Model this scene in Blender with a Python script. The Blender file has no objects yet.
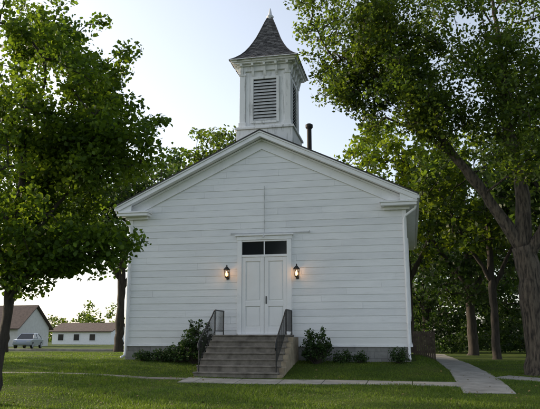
import bpy, math, random
import numpy as np
from mathutils import Vector, noise
R = math.radians
rng = np.random.default_rng(7)
random.seed(7)
scene = bpy.context.scene
col = scene.collection

# ---------------------------------------------------------------- helpers
def empty(name, loc=(0,0,0)):
    e = bpy.data.objects.new(name, None); e.location = loc; e.empty_display_size=.3
    col.objects.link(e); return e
def link(name, me, mat=None, parent=None):
    o = bpy.data.objects.new(name, me)
    if mat is not None: me.materials.append(mat)
    col.objects.link(o)
    if parent: o.parent = parent
    return o
def mesh_np(name, V, F, mat, parent=None, smooth=False):
    V = np.asarray(V, dtype=np.float32); F = np.asarray(F, dtype=np.int32)
    n, k = F.shape
    me = bpy.data.meshes.new(name)
    me.vertices.add(len(V)); me.vertices.foreach_set('co', V.ravel())
    me.loops.add(n*k); me.loops.foreach_set('vertex_index', F.ravel())
    me.polygons.add(n); me.polygons.foreach_set('loop_start', np.arange(0, n*k, k, dtype=np.int32))
    try: me.polygons.foreach_set('loop_total', np.full(n, k, dtype=np.int32))
    except Exception: pass
    if smooth: me.polygons.foreach_set('use_smooth', np.ones(n, dtype=bool))
    me.update(calc_edges=True); me.validate()
    return link(name, me, mat, parent)
class MB:
    """mesh builder"""
    def __init__(s): s.v=[]; s.f=[]
    def hexa(s, p):
        b=len(s.v); s.v+= [tuple(q) for q in p]
        s.f += [(b,b+3,b+2,b+1),(b+4,b+5,b+6,b+7),(b,b+1,b+5,b+4),(b+1,b+2,b+6,b+5),(b+2,b+3,b+7,b+6),(b+3,b,b+4,b+7)]
    def box(s,x0,x1,y0,y1,z0,z1):
        s.hexa([(x0,y0,z0),(x1,y0,z0),(x1,y1,z0),(x0,y1,z0),(x0,y0,z1),(x1,y0,z1),(x1,y1,z1),(x0,y1,z1)])
    def tube(s,pts,r,n=8,cap=True):
        rs = r if isinstance(r,(list,tuple)) else [r]*len(pts)
        pts=[Vector(p) for p in pts]; b=len(s.v); prev=None
        for i,p in enumerate(pts):
            d=(pts[min(i+1,len(pts)-1)]-pts[max(i-1,0)]).normalized()
            if prev is None:
                a=d.cross(Vector((0,0,1)));
                if a.length<.05: a=d.cross(Vector((1,0,0)))
                a.normalize()
            else:
                a=(prev-d*prev.dot(d)).normalized()
            prev=a; c=d.cross(a)
            for k in range(n):
                t=2*math.pi*k/n
                s.v.append(tuple(p+a*math.cos(t)*rs[i]+c*math.sin(t)*rs[i]))
        for i in range(len(pts)-1):
            for k in range(n):
                s.f.append((b+i*n+k,b+i*n+(k+1)%n,b+(i+1)*n+(k+1)%n,b+(i+1)*n+k))
        if cap:
            s.f.append(tuple(b+k for k in range(n))[::-1]); e=b+(len(pts)-1)*n
            s.f.append(tuple(e+k for k in range(n)))
    def poly_extrude(s, pts, axis, a0, a1):
        """pts 2D list; axis 'y' -> pts are (x,z)"""
        b=len(s.v); n=len(pts)
        for a in (a0,a1):
            for p in pts:
                s.v.append((p[0],a,p[1]) if axis=='y' else ((a,p[0],p[1]) if axis=='x' else (p[0],p[1],a)))
        s.f.append(tuple(b+i for i in range(n))); s.f.append(tuple(b+n+i for i in range(n))[::-1])
        for i in range(n):
            j=(i+1)%n; s.f.append((b+i,b+n+i,b+n+j,b+j))
    def make(s,name,mat,parent=None,bevel=0,smooth=False):
        me=bpy.data.meshes.new(name); me.from_pydata(s.v,[],s.f)
        import bmesh
        bm=bmesh.new(); bm.from_mesh(me); bmesh.ops.recalc_face_normals(bm,faces=bm.faces); bm.to_mesh(me); bm.free()
        if smooth:
            for p in me.polygons: p.use_smooth=True
        o=link(name,me,mat,parent)
        if bevel:
            m=o.modifiers.new('b','BEVEL'); m.width=bevel; m.segments=2; m.limit_method='ANGLE'
        return o

# ---------------------------------------------------------------- materials
def newmat(name):
    m=bpy.data.materials.new(name); m.use_nodes=True
    nt=m.node_tree; b=nt.nodes['Principled BSDF']
    return m,nt,b
def N(nt,t,**k):
    n=nt.nodes.new(t)
    for a,v in k.items(): setattr(n,a,v)
    return n
def noise_n(nt,scale,detail=5,rough=.6,vec=None,coord='Object',mapscale=None):
    tc=N(nt,'ShaderNodeTexCoord'); n=N(nt,'ShaderNodeTexNoise')
    n.inputs['Scale'].default_value=scale; n.inputs['Detail'].default_value=detail; n.inputs['Roughness'].default_value=rough
    if mapscale:
        mp=N(nt,'ShaderNodeMapping'); mp.inputs['Scale'].default_value=mapscale
        nt.links.new(tc.outputs[coord],mp.inputs[0]); nt.links.new(mp.outputs[0],n.inputs['Vector'])
    else: nt.links.new(tc.outputs[coord],n.inputs['Vector'])
    return n
def ramp(nt,src,stops):
    r=N(nt,'ShaderNodeValToRGB'); cr=r.color_ramp
    while len(cr.elements)<len(stops): cr.elements.new(.5)
    for e,(p,c) in zip(cr.elements,stops):
        e.position=p; e.color=(*c,1) if len(c)==3 else c
    nt.links.new(src,r.inputs[0]); return r
def mix(nt,fac,a,b,mode='MIX'):
    m=N(nt,'ShaderNodeMix',data_type='RGBA',blend_type=mode)
    for s,v in ((0,fac),(6,a),(7,b)):
        if hasattr(v,'is_linked') or hasattr(v,'links'): nt.links.new(v,m.inputs[s])
        else: m.inputs[s].default_value = v if s==0 else (*v,1)
    return m.outputs[2]
def bump(nt,b,src,strength=.3,dist=.01):
    n=N(nt,'ShaderNodeBump'); n.inputs['Strength'].default_value=strength; n.inputs['Distance'].default_value=dist
    nt.links.new(src,n.inputs['Height']); nt.links.new(n.outputs[0],b.inputs['Normal'])
def simple(name,c1,c2,scale=4,rough=.7,bs=.3,bd=.01,mapscale=None,metal=0,lo=.3,hi=.7):
    m,nt,b=newmat(name); n=noise_n(nt,scale,mapscale=mapscale)
    r=ramp(nt,n.outputs[0],[(lo,c1),(hi,c2)]); nt.links.new(r.outputs[0],b.inputs['Base Color'])
    b.inputs['Roughness'].default_value=rough; b.inputs['Metallic'].default_value=metal
    n2=noise_n(nt,scale*8,mapscale=mapscale); bump(nt,b,n2.outputs[0],bs,bd)
    return m
def m_siding():
    m,nt,b=newmat('white_paint_siding')
    g=N(nt,'ShaderNodeNewGeometry')
    r=ramp(nt,g.outputs['Random Per Island'],[(0,(.78,.785,.80)),(.5,(.85,.85,.86)),(1,(.82,.825,.835))])
    n=noise_n(nt,1.3,6,.65,mapscale=(.5,1,2.2)); r2=ramp(nt,n.outputs[0],[(.3,(.89,.895,.90)),(.62,(1,1,1))])
    c=mix(nt,1.0,r.outputs[0],r2.outputs[0],'MULTIPLY')
    n3=noise_n(nt,6,8,.75,mapscale=(.25,1,5)); r3=ramp(nt,n3.outputs[0],[(.55,(1,1,1)),(.72,(.66,.64,.61))])
    c=mix(nt,.6,c,r3.outputs[0],'MULTIPLY')
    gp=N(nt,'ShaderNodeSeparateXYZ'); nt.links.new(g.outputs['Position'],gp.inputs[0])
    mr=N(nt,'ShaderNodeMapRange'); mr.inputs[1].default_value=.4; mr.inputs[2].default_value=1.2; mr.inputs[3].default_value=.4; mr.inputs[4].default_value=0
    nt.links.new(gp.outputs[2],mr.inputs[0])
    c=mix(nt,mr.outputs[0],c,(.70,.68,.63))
    nt.links.new(c,b.inputs['Base Color']); b.inputs['Roughness'].default_value=.62
    n2=noise_n(nt,9,6,.6,mapscale=(.4,1,5)); bump(nt,b,n2.outputs[0],.4,.007)
    return m
M_SID=m_siding()
M_WHITE=simple('white_trim_paint',(.74,.745,.755),(.85,.85,.86),3,.5,.15,.004,lo=.28,hi=.5)
M_DOOR=simple('door_paint',(.80,.80,.805),(.86,.86,.865),2,.42,.1,.003)
M_BELF=simple('weathered_white_paint',(.42,.42,.41),(.81,.81,.82),3.2,.65,.3,.006,mapscale=(2.5,2.5,.5),lo=.30,hi=.47)
M_LOUV=simple('louver_paint',(.40,.41,.42),(.62,.63,.64),5,.7,.3,.004)
M_DARK=simple('dark_void',(.012,.012,.013),(.03,.03,.03),3,.9)
M_SHIN=simple('asphalt_shingles',(.035,.034,.034),(.085,.08,.078),9,.9,.6,.01)
M_IRON=simple('black_iron',(.012,.012,.012),(.03,.03,.03),10,.42,.2,.003,metal=.3)
M_PIPE=simple('black_stove_pipe',(.012,.012,.013),(.028,.028,.028),5,.75,.2,.003)
M_STEP=simple('weathered_concrete_steps',(.10,.088,.074),(.255,.228,.195),4,.9,.5,.01)
M_CHEEK=simple('sandy_concrete',(.19,.15,.10),(.38,.32,.23),4,.9,.6,.015)
M_WALK=simple('sidewalk_concrete',(.18,.17,.15),(.33,.315,.285),2.6,.9,.4,.006)
M_ASPH=simple('asphalt',(.045,.045,.047),(.075,.075,.075),1.5,.9,.4,.01)
M_BARK=simple('bark',(.035,.028,.022),(.19,.155,.115),7,.95,1,.08,mapscale=(2.5,2.5,.4),lo=.38,hi=.60)
M_BARKD=simple('dark_bark',(.025,.02,.017),(.08,.066,.052),5,.95,1,.04,mapscale=(2.5,2.5,.5))
M_WOOD=simple('fence_wood',(.05,.035,.025),(.11,.08,.06),4,.9,.5,.01)
def m_found():
    m,nt,b=newmat('foundation_block')
    tc=N(nt,'ShaderNodeTexCoord'); mp=N(nt,'ShaderNodeMapping'); mp.inputs['Rotation'].default_value=(R(90),0,0)
    br=N(nt,'ShaderNodeTexBrick'); br.inputs['Scale'].default_value=1; br.inputs['Brick Width'].default_value=.42; br.inputs['Row Height'].default_value=.21
    br.inputs['Mortar Size'].default_value=.008; br.inputs['Color1'].default_value=(.19,.185,.175,1); br.inputs['Color2'].default_value=(.27,.265,.25,1); br.inputs['Mortar'].default_value=(.15,.145,.14,1)
    nt.links.new(tc.outputs['Object'],mp.inputs[0]); nt.links.new(mp.outputs[0],br.inputs[0])
    n=noise_n(nt,5); c=mix(nt,.4,br.outputs[0],n.outputs[0],'OVERLAY')
    nt.links.new(c,b.inputs['Base Color']); b.inputs['Roughness'].default_value=.95
    bump(nt,b,br.outputs[1],-.4,.01); return m
M_FOUND=m_found()
def m_glass():
    m,nt,b=newmat('dark_glass'); b.inputs['Base Color'].default_value=(.015,.017,.02,1); b.inputs['Roughness'].default_value=.12
    n=noise_n(nt,2); bump(nt,b,n.outputs[0],.05,.01); return m
M_GLASS=m_glass()
def m_emit(name,c,s):
    m,nt,b=newmat(name); b.inputs['Base Color'].default_value=(*c,1); b.inputs['Emission Color'].default_value=(*c,1); b.inputs['Emission Strength'].default_value=s; return m
M_FLAME=m_emit('lit_bulb',(1,.50,.18),9)
def m_leaf(name,cd,cl,tr,trans=.45,ns=.5):
    m,nt,b=newmat(name)
    g=N(nt,'ShaderNodeNewGeometry'); r=ramp(nt,g.outputs['Random Per Island'],[(0,cd),(.75,cl),(1,tuple(min(1,x*1.35) for x in cl))])
    n=noise_n(nt,ns,3); r2=ramp(nt,n.outputs[0],[(.35,(.66,.76,.75)),(.65,(1.15,1.1,.95))])
    c=mix(nt,1.0,r.outputs[0],r2.outputs[0],'MULTIPLY')
    nt.links.new(c,b.inputs['Base Color']); b.inputs['Roughness'].default_value=.5
    b.inputs['Specular IOR Level'].default_value=.22
    t=N(nt,'ShaderNodeBsdfTranslucent'); c2=mix(nt,1.0,c,tr,'MULTIPLY'); nt.links.new(c2,t.inputs[0])
    ms=N(nt,'ShaderNodeMixShader'); ms.inputs[0].default_value=trans
    nt.links.new(b.outputs[0],ms.inputs[1]); nt.links.new(t.outputs[0],ms.inputs[2])
    nt.links.new(ms.outputs[0],nt.nodes['Material Output'].inputs[0]); return m
L_MAPLE=m_leaf('maple_leaves',(.034,.068,.010),(.078,.130,.017),(2.9,2.5,1.2),.48)
L_ELM=m_leaf('elm_leaves',(.024,.048,.010),(.060,.096,.017),(2.9,2.5,1.1),.48)
L_GOLD=m_leaf('yellow_green_leaves',(.040,.074,.009),(.088,.128,.014),(2.8,2.5,1.0),.48)
L_DARK=m_leaf('dark_leaves',(.014,.032,.008),(.040,.068,.017),(2.0,2.0,1.1),.4)
L_SHRUB=m_leaf('shrub_leaves',(.018,.04,.012),(.05,.088,.026),(1.6,1.7,1.1),.3,2)
L_GRASS=m_leaf('grass_blades',(.050,.090,.013),(.11,.160,.028),(1.8,1.8,1.0),.4,.8)
def m_ground():
    m,nt,b=newmat('lawn_ground')
    n=noise_n(nt,.5,7,.65); r=ramp(nt,n.outputs[0],[(.3,(.042,.074,.013)),(.5,(.066,.102,.019)),(.7,(.11,.12,.036))])
    n2=noise_n(nt,14,8,.8); r2=ramp(nt,n2.outputs[0],[(.3,(.45,.5,.4)),(.7,(1.3,1.25,1.1))])
    c=mix(nt,1.0,r.outputs[0],r2.outputs[0],'MULTIPLY'); nt.links.new(c,b.inputs['Base Color'])
    b.inputs['Roughness'].default_value=.95; b.inputs['Specular IOR Level'].default_value=.1
    n3=noise_n(nt,25,6,.8); bump(nt,b,n3.outputs[0],.9,.05); return m
M_GROUND=m_ground()

# ---------------------------------------------------------------- terrain
def ss(t): t=np.clip(t,0,1); return t*t*(3-2*t)
def g(x,y):
    x=np.asarray(x,float); y=np.asarray(y,float)
    a=np.interp(y,[-60,-14,-8,-5,-3,-.3,5,50,400],[-1.0,-.95,-.78,-.62,-.5,-.10,-.08,-.5,-.5])
    b=np.interp(y,[-60,-14,-8,-5,-3,0,5,50,400],[-1.0,-.95,-.78,-.62,-.52,-.42,-.4,-.5,-.5])
    w=ss((x-5.2)/1.2); h=a*(1-w)+b*w
    h=h+.13*ss((-2-x)/3)*ss((y+9)/4)*ss((-.3-y)/2)
    h=h+.010*np.sin(x*1.3+y*.7)+.010*np.sin(y*1.9-x*.6)
    return h
xs=np.concatenate([-np.geomspace(600,16,30),np.arange(-15,16,.3),np.geomspace(16,600,30)])
ys=np.concatenate([-np.geomspace(200,26,12),np.arange(-25,10,.3),np.geomspace(10,900,40)])
X,Y=np.meshgrid(xs,ys); Z=g(X,Y); nx,ny=len(xs),len(ys)
V=np.stack([X,Y,Z],-1).reshape(-1,3)
i=np.arange(nx-1)[None,:]+np.arange(ny-1)[:,None]*nx; i=i.ravel()
mesh_np('lawn_ground',V,np.stack([i,i+1,i+nx+1,i+nx],1),M_GROUND,smooth=True)

def strip(name,p0,p1,width,mat,h=.03,step=.4,joint=1.2,gap=.02):
    p0=np.array(p0,float);p1=np.array(p1,float);L=np.linalg.norm(p1-p0);d=(p1-p0)/L;n=np.array([-d[1],d[0]])
    mb=MB(); s=0
    while s<L-.05:
        e=min(s+joint,L)
        c=[]
        for (t,w) in ((s,-.5),(e-gap,-.5),(e-gap,.5),(s,.5)):
            q=p0+d*t+n*w*width; c.append((q[0],q[1]))
        zz=[float(g(*q))+h for q in c]
        mb.hexa([(q[0],q[1],z-.12) for q,z in zip(c,zz)]+[(q[0],q[1],z) for q,z in zip(c,zz)])
        s=e
    return mb.make(name,mat,None,.008)
strip('sidewalk',(6.15,-3.65),(-1.5,-3.65),.95,M_WALK,h=.018)
strip('footpath',(-1.52,-3.42),(-22,-3.42),.36,M_STEP,h=.008)
strip('sidewalk',(6.75,-5.2),(6.5,24),1.2,M_WALK,h=.022)
strip('footpath',(7.45,-1.4),(14,-6.2),1.1,M_WALK,h=.018)
def bigstrip(name,x0,x1,y0,y1,mat,h):
    xx=np.linspace(x0,x1,120);yy=np.linspace(y0,y1,14);X,Y=np.meshgrid(xx,yy);Z=g(X,Y)+h
    V=np.stack([X,Y,Z],-1).reshape(-1,3);i=(np.arange(119)[None,:]+np.arange(13)[:,None]*120).ravel()
    return mesh_np(name,V,np.stack([i,i+1,i+121,i+120],1),mat)
bigstrip('asphalt_street',-200,-7.5,19,33,M_ASPH,.03)
mb=MB()
for k in range(60):
    x=-9-k*3.2; mb.box(x-1.6,x+1.58,18.7,18.98,float(g(x,18.9))-.1,float(g(x,18.9))+.13)
mb.make('street_kerb',M_WALK)

# ---------------------------------------------------------------- church
church=empty('white_church')
HW=4.97; APX=7.95; SL=.475; FZ=.42; DEPTH=12.0
def roofz(x): return APX-SL*abs(x)
mb=MB()
zt=roofz(HW)-.25
mb.poly_extrude([(-HW+.03,.3),(HW-.03,.3),(HW-.03,zt),(0,APX-.25),(-HW+.03,zt)],'y',0.0,DEPTH)
mb.make('wall_core',M_WHITE,church)
mb=MB(); mb.box(-HW+.02,HW-.02,-.01,DEPTH+.02,-.8,FZ-.03); mb.make('foundation',M_FOUND,church)
mb=MB(); mb.box(-HW-.03,HW+.03,-.055,-.003,FZ-.05,FZ+.015)
mb.box(HW-.027,HW+.05,0,DEPTH,FZ-.05,FZ+.015);mb.box(-HW-.05,-HW+.027,0,DEPTH,FZ-.05,FZ+.015)
mb.make('sill_board',M_WHITE,church,.006)
DX0,DX1,DZ1=-.86,1.06,4.16
exp=.235
mb=MB(); z=FZ+.02; rr=random.Random(3)
while z<APX-.5:
    z1=z+exp-.003
    def lim(zz): return min(HW-.13, (APX-.62-zz)/SL)
    a,b=lim(z),lim(z1)
    if z>roofz(HW)-.75: a=min(HW-.05,(APX-.40-z)/SL); b=min(HW-.05,(APX-.40-z1)/SL)
    if b<.05: break
    cuts=sorted([rr.uniform(-a,a) for _ in range(rr.choice([1,2,2,3]))])
    edges=[-1e9]+cuts+[1e9]
    segs=[]
    for k in range(len(edges)-1): segs.append((edges[k],edges[k+1]))
    out=[]
    for s0,s1 in segs:
        if z<DZ1:
            if s0<DX0: out.append((s0,min(s1,DX0)))
            if s1>DX1: out.append((max(s0,DX1),s1))
        else: out.append((s0,s1))
    for s0,s1 in out:
        xb0=max(s0+.002,-a); xb1=min(s1-.002,a); xt0=max(s0+.002,-b); xt1=min(s1-.002,b)
        if xb1-xb0<.03 or xt1-xt0<.02: continue
        j=rr.uniform(-.003,.003); q=rr.uniform(-.003,.001)
        mb.hexa([(xb0,-.020+j,z+q),(xb1,-.020+j,z+q),(xb1,-.001,z+q),(xb0,-.001,z+q),(xt0,-.008+j,z1),(xt1,-.008+j,z1),(xt1,-.001,z1),(xt0,-.001,z1)])
    z+=exp
mb.make('front_siding',M_SID,church)
for sgn in (-1,1):
    mb=MB(); z=FZ+.02
    while z<roofz(HW)-.4:
        z1=z+exp-.004
        xo=sgn*(HW-.005); xt=sgn*(HW-.02); xi=sgn*(HW-.029)
        mb.hexa([(xi,.1,z),(xo,.1,z),(xo,DEPTH,z),(xi,DEPTH,z),(xi,.1,z1),(xt,.1,z1),(xt,DEPTH,z1),(xi,DEPTH,z1)])
        z+=exp
    mb.make('side_siding',M_SID,church)
    for yy in (2.5,5.5,8.5):
        mb=MB(); x0=sgn*(HW-.004); x1=sgn*(HW+.05)
        a,b=sorted((x0,x1)); mb.box(a,b,yy-.55,yy-.45,1.5,4.1);mb.box(a,b,yy+.45,yy+.55,1.5,4.1);mb.box(a,b,yy-.55,yy+.55,4.1,4.22);mb.box(a,b,yy-.6,yy+.6,1.4,1.5);mb.box(a,b-.01 if sgn>0 else b,yy-.45,yy+.45,2.77,2.83)
        mb.make('window_frame',M_WHITE,church)
        mb=MB(); a,b=sorted((x0,sgn*(HW+.02))); mb.box(a,b,yy-.449,yy+.449,1.501,4.099); mb.make('window_glass',M_GLASS,church)
mb=MB()
for sgn in (-1,1):
    a,b=sorted((sgn*(HW-.13),sgn*(HW+.012))); mb.box(a,b,-.045,.1,FZ+.016,4.96)
mb.make('corner_boards',M_WHITE,church,.005)
def rake(mb,x0,x1,o1,o0,y0,y1):
    for sgn in (-1,1):
        mb.hexa([(sgn*x0,y0,roofz(x0)+o0),(sgn*x1,y0,roofz(x1)+o0),(sgn*x1,y1,roofz(x1)+o0),(sgn*x0,y1,roofz(x0)+o0),
                 (sgn*x0,y0,roofz(x0)+o1),(sgn*x1,y0,roofz(x1)+o1),(sgn*x1,y1,roofz(x1)+o1),(sgn*x0,y1,roofz(x0)+o1)])
mb=MB(); rake(mb,0,5.42,0,-.045,-.45,DEPTH+.4); mb.make('roof_shingles',M_SHIN,church)
mb=MB()
rake(mb,0,5.38,-.047,-.10,-.43,-.37)
rake(mb,0,5.36,-.102,-.25,-.395,-.35)
rake(mb,0,5.36,-.20,-.24,-.348,-.003)
rake(mb,0,4.93,-.26,-.33,-.12,-.052)
rake(mb,0,4.93,-.26,-.60,-.05,-.003)
rake(mb,0,4.93,-.60,-.635,-.065,-.003)
mb.make('rake_cornice',M_WHITE,church,.004)
mb=MB()
for sgn in (-1,1):
    a,b=sorted((sgn*4.12,sgn*5.37)); mb.box(a,b,-.42,-.004,5.10,5.15)
    a,b=sorted((sgn*4.16,sgn*5.34)); mb.box(a,b,-.385,-.004,5.0,5.098)
    a,b=sorted((sgn*4.25,sgn*5.1)); mb.box(a,b,-.14,-.004,4.90,4.998)
    x0,x1=sgn*4.12,sgn*5.3
    mb.hexa([(x0,-.42,5.152),(x1,-.42,5.152),(x1,-.004,5.152),(x0,-.004,5.152),(x0,-.40,5.165),(x1,-.40,5.165),(x1,-.004,5.25),(x0,-.004,5.25)])
    xa,xb=sgn*4.80,sgn*5.34
    mb.hexa([(xa,-.345,5.168),(xb,-.345,5.168),(xb,-.30,5.168),(xa,-.30,5.168),(xa,-.345,roofz(4.80)-.255),(xb,-.345,5.20),(xb,-.30,5.20),(xa,-.30,roofz(4.80)-.255)])
    a,b=sorted((sgn*4.97,sgn*5.33)); mb.box(a,b,.001,DEPTH+.3,5.12,5.16)
    a,b=sorted((sgn*5.34,sgn*5.44)); mb.box(a,b,-.40,DEPTH+.3,5.20,5.32)
mb.make('eave_returns',M_WHITE,church,.006)
mb=MB()
for sgn in (1,-1):
    y=-.10; x=sgn*4.90
    mb.tube([(sgn*5.30,-.22,5.0),(sgn*5.28,-.2,4.9),(sgn*4.95,y,4.68),(x,y,4.55),(x,y,.25),(x+sgn*.0,y-.05,.06),(x+sgn*.02,y-.28,0)],.042,8)
mb.make('downspouts',M_WHITE,church,0,True)
mb=MB()
mb.box(DX0,DX0+.16,-.075,-.002,.80,4.02); mb.box(DX1-.16,DX1,-.075,-.002,.80,4.02)
mb.box(DX0-.02,DX1+.02,-.085,-.002,4.022,4.16); mb.box(DX0-.08,DX1+.08,-.13,-.002,4.162,4.21)
mb.box(DX0+.162,DX1-.162,-.07,-.002,3.42,3.50)
mb.box(DX0+.162,DX1-.162,-.06,-.002,3.96,4.02)
mb.box(.08,.12,-.055,-.002,3.502,3.958)
mb.box(DX0+.05,DX1-.05,-.14,-.002,.755,.80)
mb.make('door_casing',M_WHITE,church,.006)
mb=MB(); mb.box(DX0+.163,DX1-.163,-.02,-.002,3.503,3.957); mb.make('transom_glass',M_GLASS,church)
mb=MB()
for x0,x1 in ((DX0+.165,.094),(.106,DX1-.165)):
    st=.13
    mb.box(x0,x1,-.016,-.002,.802,3.418)
    mb.box(x0,x0+st,-.05,-.0165,.802,3.418); mb.box(x1-st,x1,-.05,-.0165,.802,3.418)
    for z0,z1 in ((.802,1.02),(1.72,1.9),(3.27,3.418)): mb.box(x0+st+.001,x1-st-.001,-.05,-.0165,z0,z1)
    for z0,z1 in ((1.06,1.68),(1.94,3.23)): mb.box(x0+st+.05,x1-st-.05,-.034,-.0165,z0,z1)
mb.make('double_door',M_DOOR,church,.006)
mb=MB(); mb.box(.0941,.1059,-.015,-.0025,.81,3.41); mb.box(DX0+.162,DX1-.162,-.02,-.0005,.79,.803); mb.make('door_gap',M_DARK,church)
mb=MB(); mb.tube([(.17,-.052,1.85),(.17,-.10,1.87),(.17,-.10,2.0),(.17,-.052,2.02)],.010,8); mb.box(.15,.19,-.056,-.0505,1.80,2.06); mb.make('door_handle',M_IRON,church)
mb=MB(); mb.tube([(.10,-.05,4.25),(.10,-.05,5.95)],.013,6); mb.tube([(-1.1,-.05,4.27),(1.7,-.05,4.25)],.012,6)
mb.tube([(1.7,-.05,4.22),(1.7,-.05,4.29)],.02,6);mb.tube([(-1.1,-.05,4.22),(-1.1,-.05,4.29)],.02,6)
mb.make('wall_conduit',M_LOUV,church)
mb=MB(); mb.tube([(.1,-.13,4.10),(.1,-.17,4.16),(.1,-.17,4.09)],[.015,.03,.035],10); mb.make('door_bell_cup',M_LOUV,church)

# ---- belfry
BX=0.0; BY0=.45; BW=.96; BYC=BY0+BW
def ring(mb,h,z0,z1):
    mb.box(BX-h,BX+h,BYC-h,BYC+h,z0,z1)
mb=MB(); ring(mb,1.06,7.2,8.22); ring(mb,1.12,8.222,8.30); ring(mb,1.03,8.302,8.36)
ring(mb,.90,8.36,10.80)
mb.make('belfry_core',M_BELF,church,.006)
mb=MB()
for sx in (-1,1):
    for sy in (-1,1):
        cx=BX+sx*.86; cy=BYC+sy*.86
        mb.box(cx-.11,cx+.11,cy-.11,cy+.11,8.362,10.55)
        mb.box(cx-.14,cx+.14,cy-.14,cy+.14,8.364,8.52)
        mb.box(cx-.135,cx+.135,cy-.135,cy+.135,10.38,10.46)
ring(mb,.985,10.55,10.74); ring(mb,1.06,10.742,10.80); ring(mb,1.18,10.802,10.86); ring(mb,1.24,10.862,10.93)
mb.make('belfry_trim',M_BELF,church,.006)
mb=MB()
def bracket(x,y,dx,dy):
    px,py=-dy,dx
    prof=[(0,10.80),(.20,10.80),(.19,10.72),(.10,10.68),(.07,10.55),(.03,10.42),(0,10.36)]
    b=len(mb.v)
    for s in (-.045,.045):
        for d,z in prof: mb.v.append((x+dx*d+px*s,y+dy*d+py*s,z))
    n=len(prof)
    mb.f.append(tuple(b+i for i in range(n))); mb.f.append(tuple(b+n+i for i in range(n))[::-1])
    for i in range(n): j=(i+1)%n; mb.f.append((b+i,b+n+i,b+n+j,b+j))
for t in (-.88,-.45,0,.45,.88):
    bracket(BX+t,BYC-.972,0,-1); bracket(BX+.972,BYC+t,1,0); bracket(BX-.972,BYC+t,-1,0); bracket(BX+t,BYC+.972,0,1)
mb.make('belfry_brackets',M_BELF,church)
lv=MB(); fr=MB(); dk=MB()
def faceplace(mbx,side,u0,u1,d0,d1,z0,z1,tilt=0):
    def P(u,d,z):
        d=.90+d
        return {0:(BX+u,BYC-d,z),1:(BX+d,BYC+u,z),2:(BX-u,BYC+d,z),3:(BX-d,BYC-u,z)}[side]
    mbx.hexa([P(u0,d1,z0),P(u1,d1,z0),P(u1,d0,z0+tilt),P(u0,d0,z0+tilt),P(u0,d1,z1),P(u1,d1,z1),P(u1,d0,z1+tilt),P(u0,d0,z1+tilt)])
for s in range(4):
    faceplace(dk,s,-.44,.44,.001,.01,8.56,10.22)
    faceplace(fr,s,-.54,-.44,.001,.07,8.50,10.30); faceplace(fr,s,.44,.54,.001,.07,8.50,10.30)
    faceplace(fr,s,-.439,.439,.001,.07,10.22,10.30); faceplace(fr,s,-.439,.439,.001,.08,8.48,8.56)
    for k in range(13):
        z=8.57+k*.125; faceplace(lv,s,-.437,.437,.012,.065,z,z+.02,.085)
    faceplace(fr,s,-.74,-.60,.001,.02,8.38,10.5); faceplace(fr,s,.60,.74,.001,.02,8.38,10.5)
dk.make('louver_void',M_DARK,church); fr.make('louver_frame',M_BELF,church); lv.make('louver_slats',M_LOUV,church)
prof=[(1.30,10.93),(1.12,11.07),(.95,11.24),(.80,11.44),(.67,11.66),(.55,11.90),(.44,12.15),(.34,12.42),(.25,12.68),(.16,12.94),(.08,13.14)]
pz=[p[1] for p in prof]; ph=[p[0] for p in prof]
mb=MB(); nc=26
for c in range(nc):
    z0=10.93+(13.14-10.93)*c/nc; z1=10.93+(13.14-10.93)*(c+1.25)/nc
    h0=float(np.interp(z0,pz,ph))+.016; h1=float(np.interp(min(z1,13.14),pz,ph))
    nseg=max(2,int(h0*2/.14))
    for s in range(4):
        for k in range(nseg):
            a=-1+2*(k/nseg); b2=-1+2*((k+1)/nseg)
            jz=rr.uniform(-.012,.008); jd=rr.uniform(0,.008)
            def P(u,h,z,s=s):
                u=u*h
                return {0:(BX+u,BYC-h,z),1:(BX+h,BYC+u,z),2:(BX-u,BYC+h,z),3:(BX-h,BYC-u,z)}[s]
            b=len(mb.v); g2=.004/h0
            mb.v+=[P(a+g2,h0+jd,z0+jz),P(b2-g2,h0+jd,z0+jz),P(b2-g2,h1,z1),P(a+g2,h1,z1)]
            mb.v+=[P(a+g2,h0-.03,z0+jz),P(b2-g2,h0-.03,z0+jz)]
            mb.f+=[(b,b+1,b+2,b+3),(b+4,b+5,b+1,b)]
def m_shake():
    m,nt,b=newmat('belfry_wood_shingles'); gg=N(nt,'ShaderNodeNewGeometry')
    r=ramp(nt,gg.outputs['Random Per Island'],[(0,(.035,.034,.034)),(.5,(.075,.072,.072)),(1,(.14,.135,.13))])
    nt.links.new(r.outputs[0],b.inputs['Base Color']); b.inputs['Roughness'].default_value=.9
    n=noise_n(nt,30); bump(nt,b,n.outputs[0],.5,.01); return m
mb.make('belfry_roof_shingles',m_shake(),church)
mb=MB(); 
for k in range(len(prof)-1):
    h0,z0=prof[k];h1,z1=prof[k+1]
    h0-=.012;h1-=.012
    b=len(mb.v); mb.v+=[(BX-h0,BYC-h0,z0),(BX+h0,BYC-h0,z0),(BX+h0,BYC+h0,z0),(BX-h0,BYC+h0,z0),(BX-h1,BYC-h1,z1),(BX+h1,BYC-h1,z1),(BX+h1,BYC+h1,z1),(BX-h1,BYC+h1,z1)]
    mb.f+=[(b,b+1,b+5,b+4),(b+1,b+2,b+6,b+5),(b+2,b+3,b+7,b+6),(b+3,b,b+4,b+7)]
mb.make('belfry_roof_deck',M_SHIN,church)
mb=MB()
for sx in (-1,1):
    for sy in (-1,1):
        mb.tube([(BX+sx*(h+.01),BYC+sy*(h+.01),z+.012) for h,z in prof],.022,6)
mb.make('belfry_roof_hips',M_SHIN,church)
mb=MB(); ring(mb,1.31,10.932,10.962)
mb.make('belfry_roof_edge',M_BELF,church)
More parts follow.
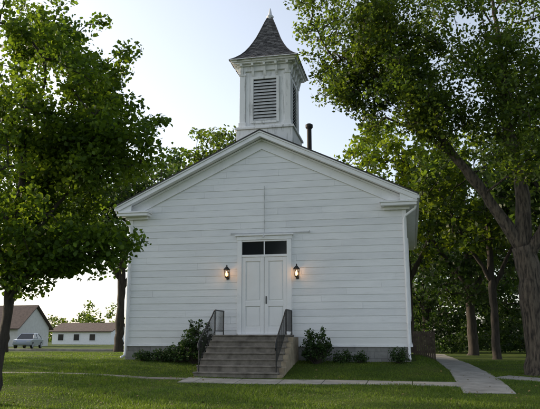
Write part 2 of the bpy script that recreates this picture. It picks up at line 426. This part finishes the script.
mb=MB(); mb.tube([(BX,BYC,13.04),(BX,BYC,13.16),(BX,BYC,13.22),(BX,BYC,13.26),(BX,BYC,13.33),(BX,BYC,13.58)],[.12,.10,.15,.12,.07,.03],12)
mb.make('finial',M_LOUV,church,0,True)
mb=MB(); mb.tube([(1.28,3.0,6.9),(1.28,3.0,8.98)],.095,14); mb.tube([(1.28,3.0,8.96),(1.28,3.0,9.02),(1.28,3.0,9.14),(1.28,3.0,9.18)],[.10,.15,.15,.09],14)
mb.make('flue_pipe',M_PIPE,church)

# ---- stairs
stairs=empty('front_steps'); SX0,SX1=-1.42,1.12
mb=MB(); nr=7; top=.76; bot=-.52; rh=(top-bot)/nr; land=1.12; tr=.30
mb.box(SX0,SX1,-land,-.004,-.7,top-.05)
mb.box(SX0-.02,SX1+.02,-land-.03,-.062,top-.049,top)
for k in range(1,nr):
    y1=-land-(k-1)*tr; z=top-k*rh
    mb.box(SX0,SX1,y1-tr,y1-.002,-.75,z-.045)
    mb.box(SX0-.02,SX1+.02,y1-tr-.03,y1-.003,z-.044,z)
mb.make('treads',M_STEP,stairs,.012)
mb=MB()
mb.poly_extrude([(-.065,-.72),(-.065,top-.07),(-land,top-.07)]+[q for k in range(1,nr) for q in ((-land-(k-1)*tr-.001,top-k*rh-.06),(-land-k*tr,top-k*rh-.06))]+[(-land-(nr-1)*tr,-.72)],'x',SX1+.003,SX1+.16)
mb.make('side_wall',M_CHEEK,stairs,.006)
def railing(x,lean):
    e=empty('iron_stair_railing'); mb=MB()
    H=.80
    def rl(y,h):
        if y>-land-.05: return top+h
        return top-( -y-land)*rh/tr+h
    path=[(x,-.08,top+H)]+[(x,-land+.02,top+H)]+[(x,-land-.12,top+H-.05)]+[(x,yy,rl(yy,H)) for yy in np.linspace(-land-.3,-land-1.62,6)]
    yb=-land-1.62; zb=rl(yb,H)
    path+= [(x,yb-.10,zb-.10),(x,yb-.13,zb-.2),(x,yb-.08,zb-.27),(x,yb-.02,zb-.24)]
    mb.tube(path,.022,8)
    mb.tube([(x,-.08,top+.12),(x,-land,top+.12),(x,yb,rl(yb,.14))],.014,6)
    for yy in (-.09,-land,yb):
        zg = top if yy>-land-.05 else rl(yy,0)-.12
        mb.tube([(x,yy,zg-.02),(x,yy,rl(yy,H))],.021,8)
    yy=-.2
    while yy>yb+.03:
        mb.tube([(x,yy,rl(yy,.13)),(x,yy,rl(yy,H))],.0095,5); yy-=.115
    mb.make('bars',M_IRON,e)
railing(SX0+.10,0); railing(SX1-.06,0)

# ---- lanterns
def lantern(x,z):
    e=empty('wall_lantern',(x,0,z)); y=-.20
    mb=MB(); mb.box(-.05,.05,-.045,-.024,-.10,.16)
    mb.tube([(0,-.04,-.03),(0,-.12,-.12),(0,y,-.10),(0,y,-.06)],.013,7)
    mb.tube([(0,y,-.07),(0,y,-.04),(0,y,-.02)],[.03,.075,.06],6)
    mb.tube([(0,y,.21),(0,y,.235),(0,y,.31),(0,y,.34),(0,y,.36),(0,y,.40)],[.115,.12,.05,.02,.028,.006],6)
    for k in range(6):
        t=2*math.pi*k/6
        mb.tube([(math.cos(t)*.062,y+math.sin(t)*.062,-.02),(math.cos(t)*.10,y+math.sin(t)*.10,.215)],.010,4)
    mb.make('frame',M_IRON,e)
    mb=MB(); mb.tube([(0,y,0),(0,y,.05),(0,y,.10),(0,y,.17)],[.03,.045,.04,.008],8); mb.make('bulb',M_FLAME,e,0,True)
    l=bpy.data.lights.new('lantern_light','POINT'); l.energy=2.6; l.color=(1,.55,.25); l.shadow_soft_size=.05
    o=bpy.data.objects.new('lantern_light',l); o.location=(0,y-.1,.1); col.objects.link(o); o.parent=e
lantern(-1.20,2.76); lantern(1.26,2.74)

# ---------------------------------------------------------------- vegetation
def leaves(centers, rad, K, size, rg, flat=.7, upb=.6, detail=True):
    n=len(centers); rad=np.broadcast_to(np.asarray(rad,float),(n,))
    C=np.repeat(centers,K,0); r=np.repeat(rad,K)
    m=len(C)
    o=rg.normal(size=(m,3)); o/= np.linalg.norm(o,axis=1)[:,None]+1e-9
    o*= (rg.random(m)**.5)[:,None]*r[:,None]; o[:,2]*=flat
    P=C+o
    nrm=rg.normal(size=(m,3))*.75+np.array([0,0,upb]); nrm/=np.linalg.norm(nrm,axis=1)[:,None]
    d=rg.normal(size=(m,3))+np.array([0,0,-.5]); d-= (d*nrm).sum(1)[:,None]*nrm; d/=np.linalg.norm(d,axis=1)[:,None]
    s=np.cross(nrm,d); sz=(size*rg.uniform(.6,1.3,m))[:,None]
    if detail:
        f=.12
        pts=[P-d*sz*.5, P-d*sz*.15+s*sz*.42+nrm*sz*f, P+d*sz*.15+s*sz*.34+nrm*sz*f, P+d*sz*.55, P+d*sz*.15-s*sz*.34+nrm*sz*f, P-d*sz*.15-s*sz*.42+nrm*sz*f]
        V=np.stack(pts,1).reshape(-1,3); b=np.arange(m)*6
        F=np.concatenate([np.stack([b,b+1,b+2,b+3],1),np.stack([b+3,b+4,b+5,b],1)])
    else:
        pts=[P-d*sz*.5, P+s*sz*.33+nrm*sz*.06, P+d*sz*.5, P-s*sz*.33-nrm*sz*.04]
        V=np.stack(pts,1).reshape(-1,3); b=np.arange(m)*4
        F=np.stack([b,b+1,b+2,b+3],1)
    return V,F
def frusta(A,B,ra,rb,n=7):
    d=B-A; L=np.linalg.norm(d,axis=1)[:,None]+1e-9; d=d/L
    ref=np.where(np.abs(d[:,2:3])>.9,np.array([[1.,0,0]]),np.array([[0,0,1.]]))
    a=np.cross(d,ref); a/=np.linalg.norm(a,axis=1)[:,None]; c=np.cross(d,a)
    B=B+d*L*.04; vs=[]
    for (P,r) in ((A,ra),(B,rb)):
        for k in range(n):
            t=2*math.pi*k/n; vs.append(P+(a*math.cos(t)+c*math.sin(t))*r[:,None])
    V=np.stack(vs,1).reshape(-1,3); b=np.arange(len(A))*2*n
    F=np.concatenate([np.stack([b+k,b+(k+1)%n,b+n+(k+1)%n,b+n+k],1) for k in range(n)])
    return V,F
def tree(name,loc,limbs,vols,leafmat,bark,leaf=.12,K=90,crad=.5,seed=1,gap=-.12,freq=.45,detail=True,tip=.011,flat=.7):
    rg=np.random.default_rng(seed); e=empty(name,loc); tp=MB()
    P=[];par=[];mr=[]
    for li,limb in enumerate(limbs):
        pts=[np.array(q[:3],float) for q in limb]; rs=[q[3] for q in limb]
        if li==0: prev=-1
        else:
            prev=int(np.argmin(np.linalg.norm(np.array(P)-pts[0],axis=1)))
        path=[];rad=[]
        n=len(pts)
        for i in range(n-1):
            p0=pts[max(i-1,0)];p1=pts[i];p2=pts[i+1];p3=pts[min(i+2,n-1)]
            st=max(3,int(np.linalg.norm(p2-p1)/.35))
            for k in range(st):
                t=k/st
                q=.5*((2*p1)+(-p0+p2)*t+(2*p0-5*p1+4*p2-p3)*t*t+(-p0+3*p1-3*p2+p3)*t**3)
                path.append(q+rg.normal(size=3)*.02*(1 if i+k>0 else 0)); rad.append(rs[i]*(1-t)+rs[i+1]*t)
        path.append(pts[-1]);rad.append(rs[-1])
        tp.tube([tuple(q) for q in path],[r*(1+.05*rg.normal()) for r in rad],12,True)
        for q,r in zip(path,rad):
            P.append(q);par.append(prev);mr.append(r);prev=len(P)-1
    nl=len(P)
    tp.make('trunk',bark,e,0,True)
    cs=[]
    for (cx,cy,cz,rx,ry,rz,nn) in vols:
        c=0;tries=0
        while c<nn and tries<nn*12:
            tries+=1
            v=rg.normal(size=3);v/=np.linalg.norm(v); v*=rg.random()**.42
            q=np.array([cx+v[0]*rx,cy+v[1]*ry,cz+v[2]*rz])
            if noise.noise(Vector(q*freq)+Vector((seed*7.3,0,0)))<gap: continue
            cs.append(q);c+=1
    cs=np.array(cs); P0=np.array(P)
    dd=np.array([np.min(np.linalg.norm(P0-c,axis=1)) for c in cs]); cs=cs[np.argsort(dd)]
    cap=len(P)+len(cs)*14; PP=np.zeros((cap,3)); PP[:len(P)]=P0; cnt=len(P)
    for c in cs:
        d=PP[:cnt]-c; dist=np.linalg.norm(d,axis=1)+.9*np.maximum(0,d[:,2]+.1)
        dist[:3]+=5
        j=int(np.argmin(dist)); a=PP[j]; L=np.linalg.norm(c-a); n=min(12,max(2,int(L/.4)))
        up=np.array([0,0,1.]); prev=j; jt=rg.normal(size=3)*.08*L
        for k in range(1,n+1):
            t=k/n; q=a+(c-a)*t+(up*.10*L+jt)*math.sin(math.pi*t)+rg.normal(size=3)*.015
            PP[cnt]=q; par.append(prev); mr.append(0); prev=cnt; cnt+=1
    par=np.array(par); w=np.zeros(cnt)
    has=np.zeros(cnt,bool); has[par[par>=0]]=True; w[~has]=1
    for k in range(cnt-1,0,-1):
        if par[k]>=0: w[par[k]]+=w[k]
    r=tip*np.maximum(w,1)**.5
    lim=np.array(mr[:nl]); 
    idx=np.arange(nl,cnt); pa=par[idx]
    rp=np.where(pa<nl,np.minimum(r[idx]*1.25,lim[np.minimum(pa,nl-1)]*.9+.002),r[pa]); rc=r[idx]
    V,F=frusta(PP[pa],PP[idx],np.maximum(rp,rc),rc,6)
    mesh_np('branches',V,F,bark,e,True)
    V,F=leaves(cs,crad*rg.uniform(.6,1.25,len(cs)),K,leaf,rg,flat,detail=detail)
    mesh_np('foliage',V,F,leafmat,e)
    return e
def G(x,y): return float(g(x,y))

# near left maple
x,y=-4.15,-8.6
tree('maple_tree',(x,y,G(x,y)-.05),
 [[(0,0,0,.15),(.02,0,.5,.105),(.10,.05,2,.095),(.15,.1,4,.08),(.2,.1,6.2,.055),(.2,.1,8.5,.02)],
  [(.1,.05,2.3,.05),(.8,-.1,3.1,.04),(1.7,-.1,3.7,.02)],
  [(.1,.05,2.6,.05),(-.8,.3,3.4,.04),(-1.9,.4,4.3,.02)],
  [(.14,.08,3.2,.055),(.9,.5,4.6,.04),(2.2,.8,5.8,.02)],
  [(.15,.1,4.0,.05),(-.6,-.7,5.2,.035),(-1.5,-1.2,6.6,.02)]],
 [(.1,0,6.3,2.9,2.7,2.7,230),(1.9,.3,6.2,1.75,1.5,1.1,62),(.8,.2,4.2,2.2,1.8,1.4,80),(-1.2,0,4.0,2.2,2.2,1.5,60),(2.1,-.1,3.5,1.3,1.0,.6,28),(.6,0,3.1,1.7,1.2,.6,26),(.8,0,8.5,2.0,2.1,1.3,62)],
 L_MAPLE,M_BARKD,leaf=.105,K=100,crad=.50,seed=3,gap=-.10,freq=.6,detail=True)

# right big tree
x,y=8.75,-.6
tree('elm_tree',(x,y,G(x,y)-.08),
 [[(0,0,0,.60),(.0,0,.35,.44),(-.05,0,1.5,.38),(-.10,0,3.0,.36),(-.25,0,4.0,.33)],
  [(-.25,0,3.9,.22),(-1.1,-.1,5.4,.17),(-2.1,-.3,6.9,.14),(-3.2,-.5,8.6,.10),(-3.9,-.7,10.4,.05)],
  [(-.25,0,3.9,.27),(-.1,.1,6.0,.22),(-.4,.2,8.0,.17),(-.4,.2,10.5,.10),(-.6,.2,13,.04)],
  [(-.15,0,3.6,.2),(.9,-.5,5.6,.14),(1.6,-.9,8,.1),(2.0,-1,10,.05)],
  [(-2.1,-.3,6.9,.07),(-3.2,-.6,7.7,.05),(-4.3,-1,8.2,.03)],
  [(-3.2,-.5,8.6,.07),(-4.6,-.5,9.9,.045),(-6.0,-.6,10.8,.02)]],
 [(-4.6,-.6,10.3,2.3,2.4,1.6,140),(-5.7,-.6,9.9,1.0,1.4,1.1,36),(-2.2,-.3,11.2,3.4,3.2,2.4,190),(-.6,-.6,8.2,3.0,2.7,1.7,125),(1.2,-.2,9.5,3.2,3.0,3.2,150),(-3.3,-.8,8.5,1.9,1.8,1.0,70),(.6,-1.2,6.6,2.6,1.8,1.0,44),(-5.6,-.6,12.0,2.0,2,1.6,75),(2.5,0,12.0,3,2.6,1.8,90)],
 L_ELM,M_BARK,leaf=.135,K=66,crad=.58,seed=11,gap=-.09,freq=.55,detail=False)

def bg(name,x,y,h,rad,leafmat,seed,trunk=.3,base=.3,n=260,leaf=.30,K=40,lean=0):
    return tree(name,(x,y,G(x,y)-.1),
      [[(0,0,0,trunk*1.3),(0,0,.6,trunk),(lean*.4,0,h*.3,trunk*.85),(lean,0,h*.55,trunk*.6),(lean,0,h*.85,trunk*.2)],
       [(lean*.4,0,h*.28,trunk*.6),(rad*.35+lean,.2,h*.5,trunk*.35),(rad*.6+lean,.4,h*.66,trunk*.12)],
       [(lean*.4,0,h*.32,trunk*.55),(-rad*.35+lean,-.3,h*.52,trunk*.35),(-rad*.6+lean,-.5,h*.7,trunk*.12)]],
      [(lean,0,h*(.5+base*.5),rad,rad,h*(.5-base*.5),int(n*.8))],leafmat,M_BARKD,leaf=leaf,K=K,crad=.8,seed=seed,gap=-.10,freq=.35,detail=False,tip=.018)
bg('added_shade_tree',-12.6,16,13.6,4.8,L_DARK,21,.28,.36,300)
bg('added_shade_tree',-17.2,11,12,5.0,L_DARK,22,.28,.36,230,lean=.8)
bg('locust_tree',-9.0,24,17.0,5.0,L_ELM,23,.3,.42,280)
bg('locust_tree',4.9,19,14.9,4.8,L_GOLD,24,.3,.36,320)
bg('locust_tree',9.2,13.5,12.6,4.0,L_ELM,29,.22,.42,240)
bg('added_shade_tree',8.8,22,13.5,5.4,L_DARK,25,.32,.20,330)
bg('added_shade_tree',13.2,9.5,13,4.6,L_DARK,26,.3,.30,280)
bg('added_shade_tree',13.5,27,15,6,L_DARK,27,.35,.12,340)
bg('added_shade_tree',19,16,14,5.6,L_DARK,28,.35,.16,300)
bg('added_shade_tree',6.2,33,11,5,L_DARK,30,.3,.08,280)
bg('added_shade_tree',-19.5,1.5,11.0,4.0,L_DARK,41,.28,.28,200)  # outside the frame, added to throw tree shade over the lawn

def leafmass(name,clumps,mat,leaf,K,seed,flat=.8):
    rg=np.random.default_rng(seed); c=np.array([q[:3] for q in clumps]); r=np.array([q[3] for q in clumps])
    V,F=leaves(c,r,K,leaf,rg,flat,.4,False); return mesh_np(name,V,F,mat)
cl=[]
for k in range(560):
    x=random.uniform(3,70); y=random.uniform(40,50); h=10+3*math.sin(x*.35)+2*math.sin(x*.9)
    z=random.uniform(0,1)*h-.3
    cl.append((x,y,z,random.uniform(1.0,1.8)))
leafmass('distant_tree_line',cl,L_DARK,.55,75,5)
cl=[]
for k in range(420):
    x=random.uniform(-190,10); y=random.uniform(135,160); h=7+2.2*math.sin(x*.13)+1.6*math.sin(x*.31+1)
    cl.append((x,y,random.random()*h-.4,random.uniform(1.2,2.6)))
leafmass('distant_tree_line',cl,L_ELM,.8,60,6)
cl=[]
for k in range(190):
    x=random.uniform(5.6,30); y=random.uniform(28,34)
    cl.append((x,y,random.uniform(-.4,2.4)*(.6+.4*math.sin(x*1.7)),random.uniform(.5,.95)))
leafmass('undergrowth',cl,L_DARK,.22,90,8)

def shrub(x,y,rx,h,n,leaf,seed,dens=26,mat=L_SHRUB):
    rg=np.random.default_rng(seed); e=empty('foundation_shrub',(x,y,G(x,y))); mb=MB(); cs=[];rs=[]
    for k in range(n):
        a=rg.uniform(0,2*math.pi); q=rg.random()**.5; px=math.cos(a)*rx*q; py=math.sin(a)*rx*.6*q
        pz=h*(.12+.88*rg.random()*(1-.5*q*q)); cs.append((px,py,pz)); rs.append(.09+.09*rg.random())
        mb.tube([(px*.15,py*.15,-.03),(px*.6,py*.6,pz*.55),(px,py,pz)],[.012,.008,.004],4)
    mb.make('stems',M_BARKD,e)
    V,F=leaves(np.array(cs),np.array(rs),dens,leaf,rg,1.0,.5,True); mesh_np('leaves',V,F,mat,e)
shrub(-2.0,-.85,.55,1.5,120,.075,1,22)
shrub(-2.7,-.62,.45,.62,55,.06,2,22)
shrub(-3.35,-.55,.38,.42,40,.055,3)
shrub(-4.05,-.5,.3,.34,30,.055,4)
shrub(1.98,-.7,.46,1.22,100,.065,5,22)
shrub(2.75,-.45,.28,.40,30,.05,6)
shrub(3.35,-.45,.2,.36,22,.05,7)
shrub(4.6,-.5,.24,.55,34,.05,10)

def grass(name,x0,x1,y0,y1,n,hmin,hmax,seed):
    rg=np.random.default_rng(seed); x=rg.uniform(x0,x1,n); y=rg.uniform(y0,y1,n)
    wob=.05*np.sin(x*2.3)+.04*np.sin(x*5.1+1)
    ok=~((np.abs(y+3.65)<.42+wob)&(x<6.15)&(x>-1.5)); ok&=~((np.abs(x-6.70)<.55+.05*np.sin(y*3))&(y>-5.2))
    ok&=~((np.abs(y+3.42)<.12+wob)&(x<-1.5))
    ok&=~((x>SX0-.03)&(x<SX1+.17)&(y>-land-6*tr-.04)&(y<0)); ok&=~((x>-HW)&(x<HW)&(y>-.12))
    dx,dy=(14-7.45),(-6.2+1.4); L=math.hypot(dx,dy); t=((x-7.45)*dx+(y+1.4)*dy)/L; dist=np.abs((x-7.45)*dy-(y+1.4)*dx)/L
    ok&=~((t>0)&(dist<.50))
    x=x[ok];y=y[ok];m=len(x); z=g(x,y)-.005
    a=rg.uniform(0,2*math.pi,m); patch=.72+.4*np.sin(x*1.1+np.sin(y*1.7))*np.sin(y*.9+x*.4)+.2*np.sin(x*3.7+y*2.1)*np.sin(y*4.3-x)
    h=rg.uniform(hmin,hmax,m)*np.clip(patch,.35,1.3)
    w=.009; wx=np.cos(a)*w; wy=np.sin(a)*w; lx=rg.normal(size=m)*.4*h; ly=rg.normal(size=m)*.4*h
    A=np.stack([x-wx,y-wy,z],1);B=np.stack([x+wx,y+wy,z],1);C=np.stack([x+lx,y+ly,z+h],1)
    V=np.stack([A,B,C],1).reshape(-1,3);b=np.arange(m)*3
    mesh_np(name,V,np.stack([b,b+1,b+2],1),L_GRASS)
grass('grass',-13,13,-9.5,0.1,230000,.035,.080,1)
grass('grass',-20,-5,0,12,32000,.04,.08,2)
grass('grass',5.1,16,0,12,32000,.04,.08,3)
rg=np.random.default_rng(77); c=np.stack([rg.uniform(-11,12,320),rg.uniform(-9.5,-.6,320)],1)
c=c[~((c[:,0]>-1.6)&(c[:,0]<1.4)&(c[:,1]>-3.1))]
c3=np.column_stack([c,g(c[:,0],c[:,1])+.04])
V,F=leaves(c3,.015,1,.06,rg,.3,2.0,True)
mesh_np('fallen_leaves',V,F,simple('dry_leaves',(.10,.065,.02),(.20,.14,.045),3,.8))

# ---------------------------------------------------------------- distant things, left
M_TANW=simple('house_wall_paint',(.50,.49,.46),(.60,.59,.56),2,.8)
M_BROWN=simple('brown_roof_shingle',(.065,.045,.038),(.125,.09,.075),3,.9)
def house(name,x0,x1,y0,y1,eave,ridge,wallm,roofm,win=True):
    zb=G((x0+x1)/2,(y0+y1)/2)-.1; e=empty(name); mb=MB(); mb.box(x0,x1,y0,y1,zb-.5,eave)
    ym=(y0+y1)/2
    mb.poly_extrude([(y0,eave+.001),(y1,eave+.001),(ym,ridge-.1)],'x',x0,x1); mb.make('walls',wallm,e)
    mb=MB(); k=(ridge-eave)/(ym-y0)
    for s in (-1,1):
        yo=ym+s*((y1-y0)/2+.5); zo=ridge-k*((y1-y0)/2+.5)
        mb.hexa([(x0-.5,ym,ridge-.02),(x1+.5,ym,ridge-.02),(x1+.5,yo,zo-.02),(x0-.5,yo,zo-.02),(x0-.5,ym,ridge+.12),(x1+.5,ym,ridge+.12),(x1+.5,yo,zo+.12),(x0-.5,yo,zo+.12)])
    mb.make('roof',roofm,e)
    w=MB();f=MB(); xx=x0+1.2
    while xx<x1-1.5:
        w.box(xx,xx+1.1,y0-.03,y0-.004,eave-1.7,eave-.6)
        f.box(xx-.1,xx-.002,y0-.06,y0-.004,eave-1.8,eave-.5);f.box(xx+1.102,xx+1.2,y0-.06,y0-.004,eave-1.8,eave-.5);f.box(xx,xx+1.1,y0-.06,y0-.004,eave-.598,eave-.5);f.box(xx,xx+1.1,y0-.06,y0-.004,eave-1.8,eave-1.702)
        xx+=3.1
    w.make('windows',M_GLASS,e);f.make('window_trim',M_WHITE,e)
house('bungalow_house',-63,-48,60,68,2.2,5.2,M_TANW,M_BROWN)
house('garage_building',-59,-47.5,88,96,1.9,3.3,M_WHITE,M_BROWN)

def car(x,y,rot,c):
    e=empty('parked_car',(x,y,G(x,y)+.03)); e.rotation_euler=(0,0,rot)
    pm,nt,b=newmat('car_paint'); b.inputs['Base Color'].default_value=(*c,1); b.inputs['Roughness'].default_value=.3; b.inputs['Coat Weight'].default_value=.6
    mb=MB(); mb.poly_extrude([(-2.2,.35),(-2.22,.62),(-2.1,.84),(-1.1,.93),(1.6,.95),(2.15,.88),(2.25,.6),(2.2,.35),(1.75,.28),(-1.75,.28)],'y',-.86,.86); mb.make('body',pm,e,.06)
    mb=MB()
    mb.hexa([(-1.15,-.80,.925),(1.8,-.80,.925),(1.8,.80,.925),(-1.15,.80,.925),(-.35,-.62,1.44),(1.05,-.62,1.44),(1.05,.62,1.44),(-.35,.62,1.44)]); mb.make('windows',M_GLASS,e,.05)
    mb=MB(); mb.hexa([(-.38,-.64,1.43),(1.08,-.64,1.43),(1.08,.64,1.43),(-.38,.64,1.43),(-.3,-.58,1.48),(1.0,-.58,1.48),(1.0,.58,1.48),(-.3,.58,1.48)])
    for xx,x2 in ((.3,.3),(-1.15,-.36),(1.78,1.06)):
        for s in (-1,1): mb.tube([(xx,s*.80,.94),(x2,s*.63,1.44)],.035,6)
    mb.make('roof',pm,e,.02)
    mb=MB()
    for xx in (-1.38,1.38):
        for s in (-1,1): mb.tube([(xx,s*.70,.32),(xx,s*.88,.32)],.32,18)
    mb.make('tyres',M_PIPE,e)
    mb=MB()
    for xx in (-1.38,1.38):
        for s in (-1,1): mb.tube([(xx,s*.881,.32),(xx,s*.89,.32)],.19,12)
    for s in (-1,1): mb.box(-2.24,-2.19,s*.65-.15,s*.65+.15,.62,.74)
    mb.make('hubs_and_lights',M_LOUV,e)
car(-32.5,38,R(105),(.30,.34,.40))

fe=empty('wooden_fence'); mb=MB()
for k in range(11):
    x=5.05+k*.09
    mb.box(x,x+.08,9.0,9.03,-.45,.95+.01*(k%3))
for z in (0,.75): mb.box(5.05,6.0,9.032,9.08,z,z+.09)
mb.make('pickets',M_WOOD,fe)

# ---------------------------------------------------------------- light
az=R(-74); el=R(20)
d=Vector((math.sin(az)*math.cos(el),math.cos(az)*math.cos(el),math.sin(el)))
w=bpy.data.worlds.new('World'); scene.world=w; w.use_nodes=True; nt=w.node_tree
sky=nt.nodes.new('ShaderNodeTexSky'); sky.sky_type='NISHITA'; sky.sun_disc=False
sky.sun_elevation=el; sky.sun_rotation=az; sky.air_density=1.0; sky.dust_density=2.6; sky.ozone_density=1.4; sky.altitude=200
hs=nt.nodes.new('ShaderNodeHueSaturation'); hs.inputs['Saturation'].default_value=.52
bgk=nt.nodes['Background']; bgk.inputs[1].default_value=.28
nt.links.new(sky.outputs[0],hs.inputs['Color']); nt.links.new(hs.outputs[0],bgk.inputs[0])
s=bpy.data.lights.new('sun','SUN'); s.energy=5.0; s.angle=R(.8); s.color=(1,.81,.56)
so=bpy.data.objects.new('sun',s); so.rotation_euler=d.to_track_quat('Z','Y').to_euler(); so.location=(-20,10,20); col.objects.link(so)
cam=bpy.data.cameras.new('camera'); co=bpy.data.objects.new('camera',cam); col.objects.link(co)
co.location=(4.97,-22,.66); co.rotation_euler=(R(90+11.6),0,R(12)); cam.lens=650/540*36; cam.sensor_width=36; cam.clip_end=3000; cam.clip_start=.05
scene.camera=co
scene.view_settings.view_transform='Standard'; scene.view_settings.look='None'; scene.view_settings.exposure=0
